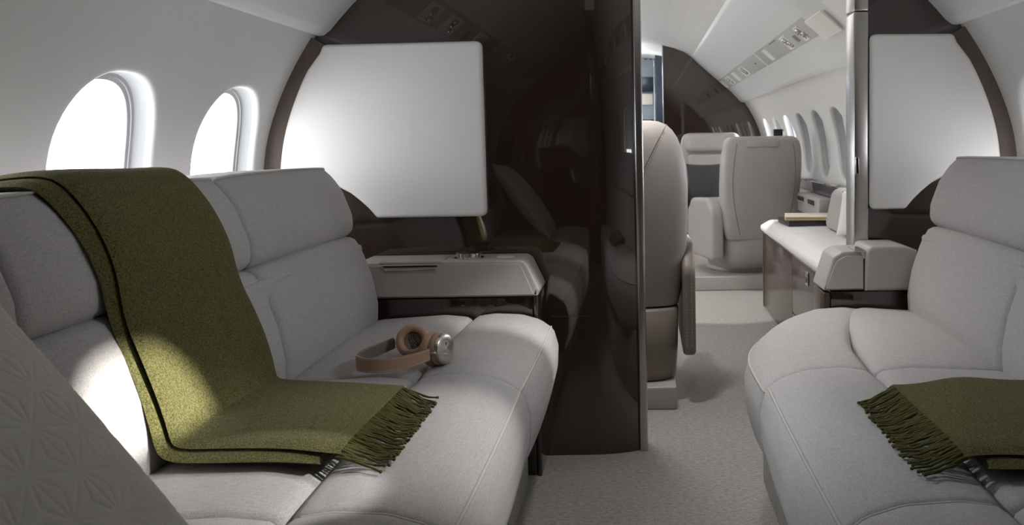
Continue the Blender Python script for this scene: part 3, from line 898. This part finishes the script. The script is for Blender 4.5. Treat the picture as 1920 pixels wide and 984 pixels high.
# ------------------------------------------------------------------ foreground quilted pillow on the left sofa
def tri_relief(u, v, side=0.058):
    """0 on the seams of a hemp-leaf triangle pattern, 1 in the middle of the facets"""
    a = v / (side * math.sqrt(3) / 2); b = u / side - a / 2
    fa, fb = a - np.floor(a), b - np.floor(b)
    up = fa + fb < 1
    l1 = np.where(up, fb, 1 - fb); l2 = np.where(up, fa, 1 - fa); l3 = 1 - l1 - l2
    L = np.sort(np.stack([l1, l2, l3]), 0)
    d = np.minimum(L[0], np.abs(L[1] - L[0]) * 0.62)
    return d
def quilt_pillow():
    root = empty('quilted_pillow', (-0.55, 0.68, 0.5), label='cream quilted pillow with raised triangle pattern in the near left corner', cat='pillow')
    inv = np.array([-0.55, 0.68, 0.5])
    n = 300; H = 0.235
    g = np.linspace(-1, 1, n)
    Ug, Vg = np.meshgrid(g, g, indexing='ij')
    # pinched square outline
    def outline(U, Vv):
        return U * H * (1 - 0.045 * (1 - Vv ** 2) * np.abs(U) ** 2), Vv * H * (1 - 0.045 * (1 - U ** 2) * np.abs(Vv) ** 2)
    X, Yy = outline(Ug, Vg)
    base = (np.clip(1 - Ug ** 2, 0, 1) * np.clip(1 - Vg ** 2, 0, 1)) ** 0.42 * 0.062
    d = tri_relief(X * math.cos(0.35) - Yy * math.sin(0.35), X * math.sin(0.35) + Yy * math.cos(0.35))
    rel = 0.0011 * (1 - np.exp(-(d / 0.035) ** 2))
    edge = np.clip(np.minimum(1 - np.abs(Ug), 1 - np.abs(Vg)) / 0.03, 0, 1)
    zf = base + rel * edge
    # local axes: a = along the cabin (y), b = up the back, c = face normal
    tb = np.array([-0.59, -0.03, 0.80]); tb /= np.linalg.norm(tb)
    ta = np.array([0.02, 1.0, 0.06]); ta -= tb * (ta @ tb); ta /= np.linalg.norm(ta)
    tcn = np.cross(ta, tb); tcn *= np.sign(tcn @ np.array([1, 0, 0.5]))
    cen = np.array([-0.612, 0.700, 0.668])
    def wpt(x, y, z): return cen + x[..., None] * ta + y[..., None] * tb + z[..., None] * tcn
    F = [(i * n + j, (i + 1) * n + j, (i + 1) * n + j + 1, i * n + j + 1) for i in range(n - 1) for j in range(n - 1)]
    MB().add(wpt(X, Yy, zf).reshape(-1, 3) - inv, F).build('quilted_face', M['pillow'], root, flat_angle=85)
    n2 = 60; g = np.linspace(-1, 1, n2); U2, V2 = np.meshgrid(g, g, indexing='ij'); X2, Y2 = outline(U2, V2)
    b2 = -(np.clip(1 - U2 ** 2, 0, 1) * np.clip(1 - V2 ** 2, 0, 1)) ** 0.42 * 0.055
    F = [(i * n2 + j, (i + 1) * n2 + j, (i + 1) * n2 + j + 1, i * n2 + j + 1) for i in range(n2 - 1) for j in range(n2 - 1)]
    MB().add(wpt(X2, Y2, b2).reshape(-1, 3) - inv, F).build('plain_back', M['pillow'], root, flat_angle=85)
    t = np.linspace(-1, 1, 40)
    rim = [(a, np.full(40, -1.0)) for a in [t]] + [(np.ones(40), t)] + [(t[::-1], np.ones(40))] + [(-np.ones(40), t[::-1])]
    P = np.concatenate([wpt(*outline(a, b), np.zeros(40)) for a, b in rim])
    MB().add(*(lambda vf: (vf[0] - inv, vf[1]))(tube(P, 0.0035, 6))).build('edge_seam', M['pillow'], root)
quilt_pillow()

# ------------------------------------------------------------------ headphones
def headphones():
    o0 = np.array([-0.51, 1.87, 0.50])
    root = empty('headphones', tuple(o0), label='tan leather headphones with silver discs lying on the left sofa seat', cat='headphones')
    def part(name, V, F, m, parent=root, **k): return MB().add(np.asarray(V) - o0, F).build(name, m, parent, **k)
    def cup(c, n, label):
        R = basis(n)          # local z = towards the pad
        sh = part('ear_cup', *lathe([(0, -0.022), (0.024, -0.022), (0.030, -0.018), (0.033, -0.008), (0.034, 0.0), (0.030, 0.002)], 36, c, R), m=M['hp_in'])
        pad = []
        for t in np.linspace(0, 2 * PI, 17):
            pad.append((0.0285 + 0.0095 * math.cos(t), 0.009 + 0.0105 * math.sin(t)))
        V, F = lathe(pad, 40, c, R); F = [f for f in F if len(f) == 4]
        part('ear_pad', V, F, m=M['hp_tan'], parent=sh)
        part('speaker_mesh', *lathe([(0.025, 0.003), (0.010, 0.004), (0, 0.004)], 24, c, R), m=M['hp_cloth'], parent=sh)
        part('trim_ring', *lathe([(0.0335, -0.016), (0.0345, -0.011), (0.0345, -0.005), (0.033, -0.003)], 36, c, R), m=M['hp_tan'], parent=sh)
        part('metal_disc', *lathe([(0.0, -0.0275), (0.002, -0.0268), (0.022, -0.0262), (0.0308, -0.0255), (0.0325, -0.024), (0.0325, -0.017)], 40, c, R), m=M['hp_metal'], parent=sh)
        return sh, R
    c1 = np.array([-0.518, 1.925, 0.5365]); n1 = (0.10, -0.86, 0.36)
    c2 = np.array([-0.455, 1.875, 0.5305]); n2 = (-0.90, 0.33, -0.06)
    s1, R1 = cup(c1, n1, ''); s2, R2 = cup(c2, n2, '')
    # letter R drawn inside the open cup, and a small mark on the disc
    def glyph(strokes, c, R, depth, sc_, rot, mname, parent, r=0.0006):
        for st in strokes:
            P = []
            for x, y in st:
                xx, yy = x * math.cos(rot) - y * math.sin(rot), x * math.sin(rot) + y * math.cos(rot)
                P.append(c + R @ np.array([xx * sc_, yy * sc_, depth]))
            part('letter_stroke', *tube(resample(np.array(P), 0.0008, False), r, 5), m=M[mname], parent=parent)
    arc = [(0.25 + 0.35 * math.cos(t), 0.5 + 0.5 * math.sin(t)) for t in np.linspace(PI / 2, -PI / 2, 12)]
    arc2 = [(0.25 + 0.14 * math.cos(t), 0.5 + 0.22 * math.sin(t)) for t in np.linspace(PI / 2, -PI / 2, 10)]
    outR = [(-0.5, 1.0)] + arc[:-1] + [(0.35, 0.05), (0.75, -1.0), (0.40, -1.0), (0.05, -0.15), (-0.2, -0.15), (-0.2, -1.0), (-0.5, -1.0), (-0.5, 1.0)]
    inR = [(-0.2, 0.72)] + arc2 + [(-0.2, 0.28), (-0.2, 0.72)]
    glyph([outR, inR], c1, R1, 0.0052, 0.0125, 0.35, 'black', s1, r=0.0008)
    ring = lambda cx, cy, r: [(cx + r * math.cos(t), cy + r * math.sin(t)) for t in np.linspace(0, 2 * PI, 14)]
    glyph([ring(0, 0.45, 0.42), ring(0, -0.5, 0.50), [(0, 0.45), (0.9, 0.9)], [(0.0, -0.5), (0.9, -0.4)]], c2 + R2 @ np.array([0.0, 0.012, 0]), R2, -0.0268, 0.0030, 0.3, 'black', s2, r=0.00035)
    # headband lying on its edge
    C = smooth_path([(-0.462, 1.838), (-0.490, 1.806), (-0.530, 1.786), (-0.572, 1.786), (-0.605, 1.806), (-0.618, 1.840), (-0.612, 1.880), (-0.590, 1.915), (-0.566, 1.938)], 0.004, 3)
    T = np.gradient(C, axis=0); T /= np.linalg.norm(T, axis=1)[:, None]; Nn = np.stack([T[:, 1], -T[:, 0]], 1)
    cen = C.mean(0)
    Nn = np.where(((C - cen) * Nn).sum(1)[:, None] < 0, -Nn, Nn)
    q = np.linspace(0, 1, len(C))
    hh = 0.0125 + 0.0025 * np.sin(PI * q)
    zc = seat_z(0.53) + 0.0145 + 0.010 * np.abs(2 * q - 1) ** 2 * (q < 0.5) + 0.012 * np.abs(2 * q - 1) ** 3 * (q >= 0.5)
    def band(off0, off1, name, m, shrink=0.0, parent=root):
        V = []
        for i in range(len(C)):
            h = hh[i] - shrink
            for o_, zz in ((off0, -h), (off1, -h), (off1, h), (off0, h)):
                p = C[i] + Nn[i] * o_; V.append((p[0], p[1], zc[i] + zz))
        F = ring_faces(0, 4, len(C)) + [(3, 2, 1, 0), tuple((len(C) - 1) * 4 + j for j in range(4))]
        return part(name, V, F, m=m, parent=parent)
    hb = band(0.0, 0.0035, 'headband', M['hp_tan'])
    band(-0.006, -0.0002, 'inner_lining', M['hp_in'], 0.002, hb)
    st = []
    for s_ in (-1, 1):
        P = [np.array([*(C[i] + Nn[i] * 0.0036), zc[i] + s_ * (hh[i] - 0.0028)]) for i in range(len(C))]
        P = resample(np.array(P), 0.0022, False)
        m = MB()
        for i in range(0, len(P) - 1, 2):
            m.add(*tube([P[i], P[i + 1]], 0.0004, 4))
        for k in range(len(m.v)): m.v[k] = m.v[k] - o0
        m.build('stitching', M['cover'], hb)['kind'] = 'stuff'
    # yokes
    e2 = np.array([*C[0], zc[0]]); e1 = np.array([*C[-1], zc[-1]])
    yoke = [e2 + np.array([-0.004, 0.003, 0]), e2 + np.array([0.012, -0.002, 0.004]), c2 + R2 @ np.array([0, -0.012, -0.026]), c2 + R2 @ np.array([0, 0.012, -0.029]), c2 + R2 @ np.array([-0.004, 0.031, -0.018])]
    part('yoke', *tube(smooth_path(yoke[:3], 0.004, 2), 0.0038, 8), m=M['hp_metal'])
    ar = [c2 + R2 @ np.array([0.031 * math.sin(a), 0.031 * math.cos(a), -0.020]) for a in np.linspace(-2.6, 0.4, 20)]
    part('yoke_arc', *tube(ar, 0.0032, 8), m=M['hp_metal'])
    part('slider', *tube(smooth_path([e1, e1 + np.array([0.015, 0.006, 0.002]), c1 + R1 @ np.array([-0.030, -0.004, -0.012])], 0.004, 1), 0.0032, 8), m=M['brushed'])
headphones()

# ------------------------------------------------------------------ forward cabin seats
def sup_shell(levels, k=44):
    return stack(levels, k)
def cabin_seat(loc, rz, label, kind='back', base_z=0.0, leather='leather', dz=0.0):
    root = empty('cabin_seat', loc, rz, label=label, cat='seat')
    L = M[leather]
    def part(name, V, F, m=L, parent=root, **k):
        k.setdefault('flat_angle', 60)
        V = np.array(V, float)
        if name != 'base_disc': V[:, 2] = np.maximum(V[:, 2] - dz, 0.004)
        return MB().add(V, F).build(name, m, parent, **k)
    # backrest shell: stack of soft rectangles leaning back; faces +y locally
    lv = []
    for z, hw, yb, th in ((0.33, 0.215, -0.29, 0.075), (0.345, 0.228, -0.29, 0.085), (0.42, 0.245, -0.30, 0.092), (0.55, 0.258, -0.315, 0.092), (0.68, 0.266, -0.335, 0.086), (0.80, 0.268, -0.355, 0.080),
                          (0.88, 0.264, -0.368, 0.074), (0.93, 0.256, -0.375, 0.068), (0.965, 0.244, -0.380, 0.058), (0.985, 0.226, -0.383, 0.045), (0.994, 0.205, -0.384, 0.030), (0.997, 0.18, -0.384, 0.012)):
        lv.append((z - base_z * 0, 0.0, yb, hw, th, 4.2))
    part('back_shell', *stack(lv, 56))
    # seams on the shell back: two long curved lines and a horizontal one
    for s in (-1, 1):
        P = []
        for z in np.linspace(0.36, 0.955, 26):
            q = (z - 0.36) / 0.6
            x = s * (0.150 + 0.050 * math.sin(q * 2.8) + 0.02 * q)
            zz = [l[0] for l in lv]
            yb = np.interp(z, zz, [l[2] for l in lv]); th = np.interp(z, zz, [l[4] for l in lv]); hw = np.interp(z, zz, [l[3] for l in lv])
            y = yb - th * (1 - min(0.999, abs(x / hw)) ** 4.2) ** (1 / 4.2)
            P.append((x, y - 0.0005, z))
        part('seam', *tube(P, 0.0022, 5), m=M['seam'])
    # headrest pocket flap at the top of the back
    part('headrest_flap', *rb(-0.13, 0.09, -0.452, -0.425, 0.925, 0.968, 0.010))
    # backrest cushion and headrest on the occupant side
    def lean(V):
        V = V.copy(); V[:, 1] += -(V[:, 2]) * 0.16; return V
    part('back_cushion', *rbox((0.20, 0.045, 0.20), 0.035, 4, 3, (0, -0.225, 0.62), None, lean))
    part('headrest', *rbox((0.225, 0.060, 0.078), 0.045, 4, 3, (0, -0.275, 0.915), None, lean))
    # lower body, seat cushion, arms
    part('lower_shell', *stack([(0.125, 0, -0.02, 0.20, 0.24, 4), (0.13, 0, -0.02, 0.215, 0.255, 4), (0.20, 0, -0.04, 0.235, 0.30, 4), (0.30, 0, -0.05, 0.240, 0.315, 4), (0.36, 0, -0.05, 0.240, 0.315, 4), (0.37, 0, -0.05, 0.225, 0.30, 4)], 48))
    part('seat_cushion', *rbox((0.215, 0.25, 0.055), 0.04, 4, 3, (0, 0.03, 0.425)))
    for s in (-1, 1):
        poly = fillet([(-0.33, 0.20), (-0.33, 0.53), (-0.22, 0.60), (0.12, 0.585), (0.235, 0.50), (0.245, 0.30), (0.20, 0.19)], [0.04, 0.08, 0.08, 0.08, 0.08, 0.08, 0.05], 6)
        V, F = prism(poly, s * 0.285 - 0.042, s * 0.285 + 0.042, 'x', r=0.022)
        part('armrest', V, F)
    part('pedestal', *lathe([(0.14, 0.03), (0.16, 0.035), (0.16, 0.125), (0.15, 0.13)], 36), m=M['leather'])
    part('base_disc', *lathe([(0.24, 0.0), (0.245, 0.006), (0.245, 0.022), (0.235, 0.032), (0.10, 0.034)], 48), m=M['leather'])
    return root
plat = MB().add(*rb(0.30, 1.02, 5.54, 7.75, 0.0, 0.092, 0.008)).build('seat_platform', M['leather'])
tag(plat, 'low taupe plinth under the two far single seats', 'platform')
seatB = cabin_seat((0.695, 5.93, 0.0925), math.radians(13), 'taupe leather swivel seat with its back to us beyond the divan, monitor at its shoulder', dz=0.10)
seatC = cabin_seat((0.61, 7.12, 0.0925), math.radians(180), 'taupe leather seat facing us at the far bulkhead with dark cushion on it', dz=0.06)

# near seat just through the doorway, back to the camera
def near_seat():
    root = empty('cabin_seat', (-0.16, 3.42, 0), label='large taupe leather seat just through the doorway, cut off by the dark partition', cat='seat')
    inv = np.array([-0.16, 3.42, 0])
    def part(name, V, F, m=M['leather'], parent=root, **k):
        k.setdefault('flat_angle', 60); return MB().add(np.asarray(V) - inv, F).build(name, m, parent, **k)
    cx = -0.16
    lv = [(0.362, 0.285, 3.245, 0.085), (0.366, 0.295, 3.245, 0.098), (0.42, 0.306, 3.245, 0.105), (0.55, 0.326, 3.235, 0.112), (0.68, 0.333, 3.225, 0.115), (0.80, 0.334, 3.215, 0.115),
          (0.88, 0.328, 3.21, 0.11), (0.94, 0.315, 3.206, 0.105), (0.985, 0.298, 3.203, 0.095), (1.015, 0.278, 3.20, 0.082), (1.035, 0.255, 3.20, 0.066), (1.046, 0.228, 3.20, 0.045), (1.050, 0.20, 3.20, 0.02)]
    L3 = [(z, cx, y, a, b, 2.9) for z, a, y, b in lv]
    part('back_shell', *stack(L3, 64))
    L4 = [(z, cx, y, a, b, 4.0) for z, a, y, b in ((0.085, 0.27, 3.30, 0.14), (0.09, 0.283, 3.30, 0.15), (0.20, 0.290, 3.27, 0.14), (0.35, 0.294, 3.25, 0.12), (0.358, 0.288, 3.25, 0.11))]
    part('lower_shell', *stack(L4, 48), m=M['leather_dark'])['label'] = 'darker leather lower shell'
    part('base_box', *rb(cx - 0.27, cx + 0.278, 3.09, 3.6, 0.0, 0.084, 0.006))
    part('seat_cushion', *rbox((0.25, 0.22, 0.06), 0.045, 4, 3, (cx, 3.55, 0.43)))
    part('seat_box', *rb(cx - 0.26, cx + 0.26, 3.3, 3.74, 0.085, 0.37, 0.02))
    for s in (-1, 1):
        poly = fillet([(3.14, 0.18), (3.14, 0.50), (3.22, 0.60), (3.60, 0.59), (3.66, 0.50), (3.66, 0.2)], [0.03, 0.07, 0.06, 0.05, 0.05, 0.03], 6)
        V, F = prism(poly, cx + s * 0.330 - 0.024, cx + s * 0.330 + 0.024, 'x', r=0.014)
        arm = part('armrest', V, F, M['leather_dark'])
        st = MB()
        for side in (-0.010, 0.010):
            P = resample(np.array([(cx + s * 0.330 + side, 3.139, z) for z in np.linspace(0.22, 0.49, 8)] + [(cx + s * 0.330 + side, 3.139 + 0.08 * q, 0.49 + 0.10 * q) for q in (0.4, 0.8)]), 0.006, False)
            for i in range(0, len(P) - 1, 2): st.add(*tube([P[i], P[i + 1]], 0.0009, 4))
        for k in range(len(st.v)): st.v[k] = st.v[k] - inv
        st.build('stitching', M['stitch'], arm)['kind'] = 'stuff'
    # diagonal stitched seam across the shoulder of the shell
    def on_back(x, z):
        zz = [l[0] for l in L3]; hw = np.interp(z, zz, [l[3] for l in L3]); th = np.interp(z, zz, [l[4] for l in L3]); yc = np.interp(z, zz, [l[2] for l in L3])
        return yc - th * (1 - min(0.999, abs((x - cx) / hw)) ** 2.9) ** (1 / 2.9)
    P = []
    for q in np.linspace(0, 1, 30):
        x = -0.02 + 0.118 * q; z = 0.80 + 0.235 * q ** 0.85
        P.append((x, on_back(x, z) - 0.0006, z))
    part('seam', *tube(P, 0.0016, 5), m=M['seam'])
    Q = resample(np.array(P) + np.array([0.004, -0.0008, -0.003]), 0.006, False)
    st = MB()
    for i in range(0, len(Q) - 1, 2): st.add(*tube([Q[i], Q[i + 1]], 0.0009, 4))
    for k in range(len(st.v)): st.v[k] = st.v[k] - inv
    st.build('stitching', M['stitch'], root)['kind'] = 'stuff'
near_seat()

# dark cushion on seat C
def puff_pillow(name, c, hw, hh, th, nvec, m, label, roll=0.0):
    n = 26; g = np.linspace(-1, 1, n); U, V_ = np.meshgrid(g, g, indexing='ij')
    X = U * hw * (1 - 0.07 * (1 - V_ ** 2) * U ** 2); Y = V_ * hh * (1 - 0.07 * (1 - U ** 2) * V_ ** 2)
    Z = (np.clip(1 - U ** 2, 0, 1) * np.clip(1 - V_ ** 2, 0, 1)) ** 0.45 * th
    R = basis(nvec) @ np.array(Matrix.Rotation(roll, 3, 'Z'))
    F = [(i * n + j, (i + 1) * n + j, (i + 1) * n + j + 1, i * n + j + 1) for i in range(n - 1) for j in range(n - 1)]
    mb = MB()
    for s in (1, -1):
        P = np.stack([X, Y, s * Z], -1).reshape(-1, 3) @ R.T
        mb.add(P, F)
    o = mb.build(name, m, flat_angle=85)
    o.location = c
    return tag(o, label, 'pillow')
puff_pillow('dark_cushion', (0.53, 6.99, 0.625), 0.16, 0.16, 0.055, (0, -1, 0.28), M['black_soft'], 'charcoal knitted cushion propped on the far seat that faces us')

# ------------------------------------------------------------------ divan on the right of the forward cabin
def divan():
    root = empty('divan', (0.9, 4.0, 0), label='low divan with white leather top and polished wood drawer front beyond the metal post', cat='divan')
    inv = np.array([0.9, 4.0, 0])
    def part(name, V, F, m, parent=root, **k): return MB().add(np.asarray(V) - inv, F).build(name, m, parent, **k)
    part('carcass', *rb(0.715, 1.03, 2.80, 4.99, 0.0, 0.435, 0.003), m=M['wood_soft'])
    p = part('drawer_front', *rb(0.703, 0.716, 3.19, 4.028, 0.160, 0.432, 0.003), m=M['wood_warm'])
    h = part('handle', *rb(0.697, 0.704, 3.630, 3.690, 0.350, 0.408, 0.003), m=M['chrome'], parent=p)
    part('handle_recess', *rb(0.6955, 0.6975, 3.643, 3.677, 0.362, 0.385, 0.001), m=M['black'], parent=p)
    part('drawer_front', *rb(0.703, 0.716, 2.80, 3.186, 0.160, 0.432, 0.003), m=M['wood_warm'])
    part('toe_panel', *rb(0.703, 0.716, 2.80, 4.028, 0.003, 0.156, 0.003), m=M['wood_warm'])
    part('side_panel', *rb(0.703, 0.716, 4.032, 4.985, 0.003, 0.432, 0.003), m=M['wood_warm'])
    part('metal_edge', *rb(0.695, 0.72, 2.80, 4.99, 0.435, 0.448, 0.003), m=M['chrome'])
    part('corner_strip', *rb(0.699, 0.704, 4.986, 4.990, 0.0, 0.448, 0.001), m=M['chrome'])
    for ya, yb, xo in ((2.80, 4.335, 1.02), (4.340, 5.005, 1.0)):
        prof = fillet([(0.688, 0.448), (0.690, 0.475), (0.745, 0.505), (xo, 0.505), (xo, 0.448)], [0.004, 0.012, 0.03, 0.01, 0.004], 5)
        V, F, _ = loft(prof, ya, yb, 0.006, 8, 0.002)
        part('seat_cushion', V, F, M['pad'], flat_angle=70)
    def lean(V):
        V = V.copy(); V[:, 0] += V[:, 2] * 0.2; return V
    part('back_cushion', *rbox((0.05, 0.31, 0.105), 0.04, 4, 3, (1.01, 4.15, 0.612), None, lean), m=M['leather'], flat_angle=60)
    part('back_cushion', *rbox((0.055, 0.50, 0.125), 0.04, 4, 3, (0.995, 3.36, 0.632), None, lean), m=M['leather'], flat_angle=60)
divan()
def notebook(name, c, w, d, h, rz, cover, pages, label, cat):
    root = empty(name, c, rz, label=label, cat=cat)
    MB().add(*rb(-w / 2, w / 2, -d / 2, d / 2, h - 0.0022, h, 0.001)).build('front_cover', cover, root)
    MB().add(*rb(-w / 2, w / 2, -d / 2, d / 2, 0, 0.0022, 0.001)).build('back_cover', cover, root)
    MB().add(*rb(-w / 2 - 0.001, -w / 2 + 0.003, -d / 2, d / 2, 0, h, 0.0015)).build('spine', cover, root)
    MB().add(*rb(-w / 2 + 0.003, w / 2 - 0.003, -d / 2 + 0.003, d / 2 - 0.003, 0.0022, h - 0.0022, 0.0005)).build('pages', pages, root)
notebook('leather_folio', (0.905, 4.70, 0.509), 0.265, 0.26, 0.028, 0.06, M['folio'], M['folio'], 'black-brown leather folio under the cream notebook on the divan', 'folder')
notebook('notebook', (0.91, 4.71, 0.538), 0.250, 0.25, 0.018, -0.16, M['cover'], M['paper'], 'cream covered notebook with golden page edges lying on the dark folio', 'notebook')
puff_pillow('white_pillow', (1.035, 3.97, 0.618), 0.14, 0.108, 0.055, (-0.62, -0.72, 0.30), M['pillow_white'], 'white knitted pillow leaning on the divan back, half hidden by the metal post')

# side ledge, dark wall strip, monitor
def ledge():
    root = empty('side_ledge', (1.0, 5.0, 0), label='taupe side ledge with pull slots behind the far end of the divan', cat='ledge')
    inv = np.array([1.0, 5.0, 0])
    poly = fillet([(1.000, 0.512), (1.000, 0.63), (1.125, 0.63), (1.118, 0.512)], [0.01, 0.014, 0.01, 0.01], 4)
    V, F = prism(poly, 4.86, 5.52, 'y', r=0.004)
    MB().add(V - inv, F).build('ledge_body', M['leather'], root, flat_angle=50)
    for y in (5.40, 5.08):
        V, F = rb(0.995, 1.002, y - 0.09, y + 0.09, 0.585, 0.61, 0.002); MB().add(V - inv, F).build('pull_slot', M['black'], root)
        V, F = rb(0.989, 1.001, y - 0.09, y + 0.09, 0.578, 0.584, 0.002); MB().add(V - inv, F).build('pull_lip', M['leather'], root)
ledge()
root = empty('side_rail', (1.13, 4.5, 0.64), label='dark side rail with metal fittings along the forward right wall above the ledge', cat='rail')
inv = np.array([1.13, 4.5, 0.64])
V, F = rb(1.075, 1.145, 2.80, 8.05, 0.635, 0.700, 0.004); MB().add(V - inv, F).build('rail_body', M['band'], root)
for y in (4.95, 5.75, 6.25):
    V, F = rb(1.065, 1.12, y - 0.10, y + 0.10, 0.697, 0.709, 0.003); MB().add(V - inv, F).build('metal_fitting', M['brushed'], root)
root = empty('monitor', (1.035, 6.3, 0.63), label='small black monitor on a chrome stem at the shoulder of the far swivel seat', cat='monitor')
def mp(name, m, V, F, parent=root): return MB().add(np.asarray(V) - np.array([1.035, 6.3, 0.63]), F).build(name, m, parent)
mp('housing', M['black'], *rbox((0.032, 0.02, 0.028), 0.006, 3, 1, (1.000, 6.3, 1.012)))
mp('side_plate', M['chrome'], *rbox((0.006, 0.024, 0.030), 0.004, 3, 1, (1.038, 6.3, 1.01)))
mp('stem', M['chrome'], *tube([(1.085, 6.3, 0.69), (1.045, 6.3, 0.76), (1.038, 6.3, 0.985)], 0.009, 10))
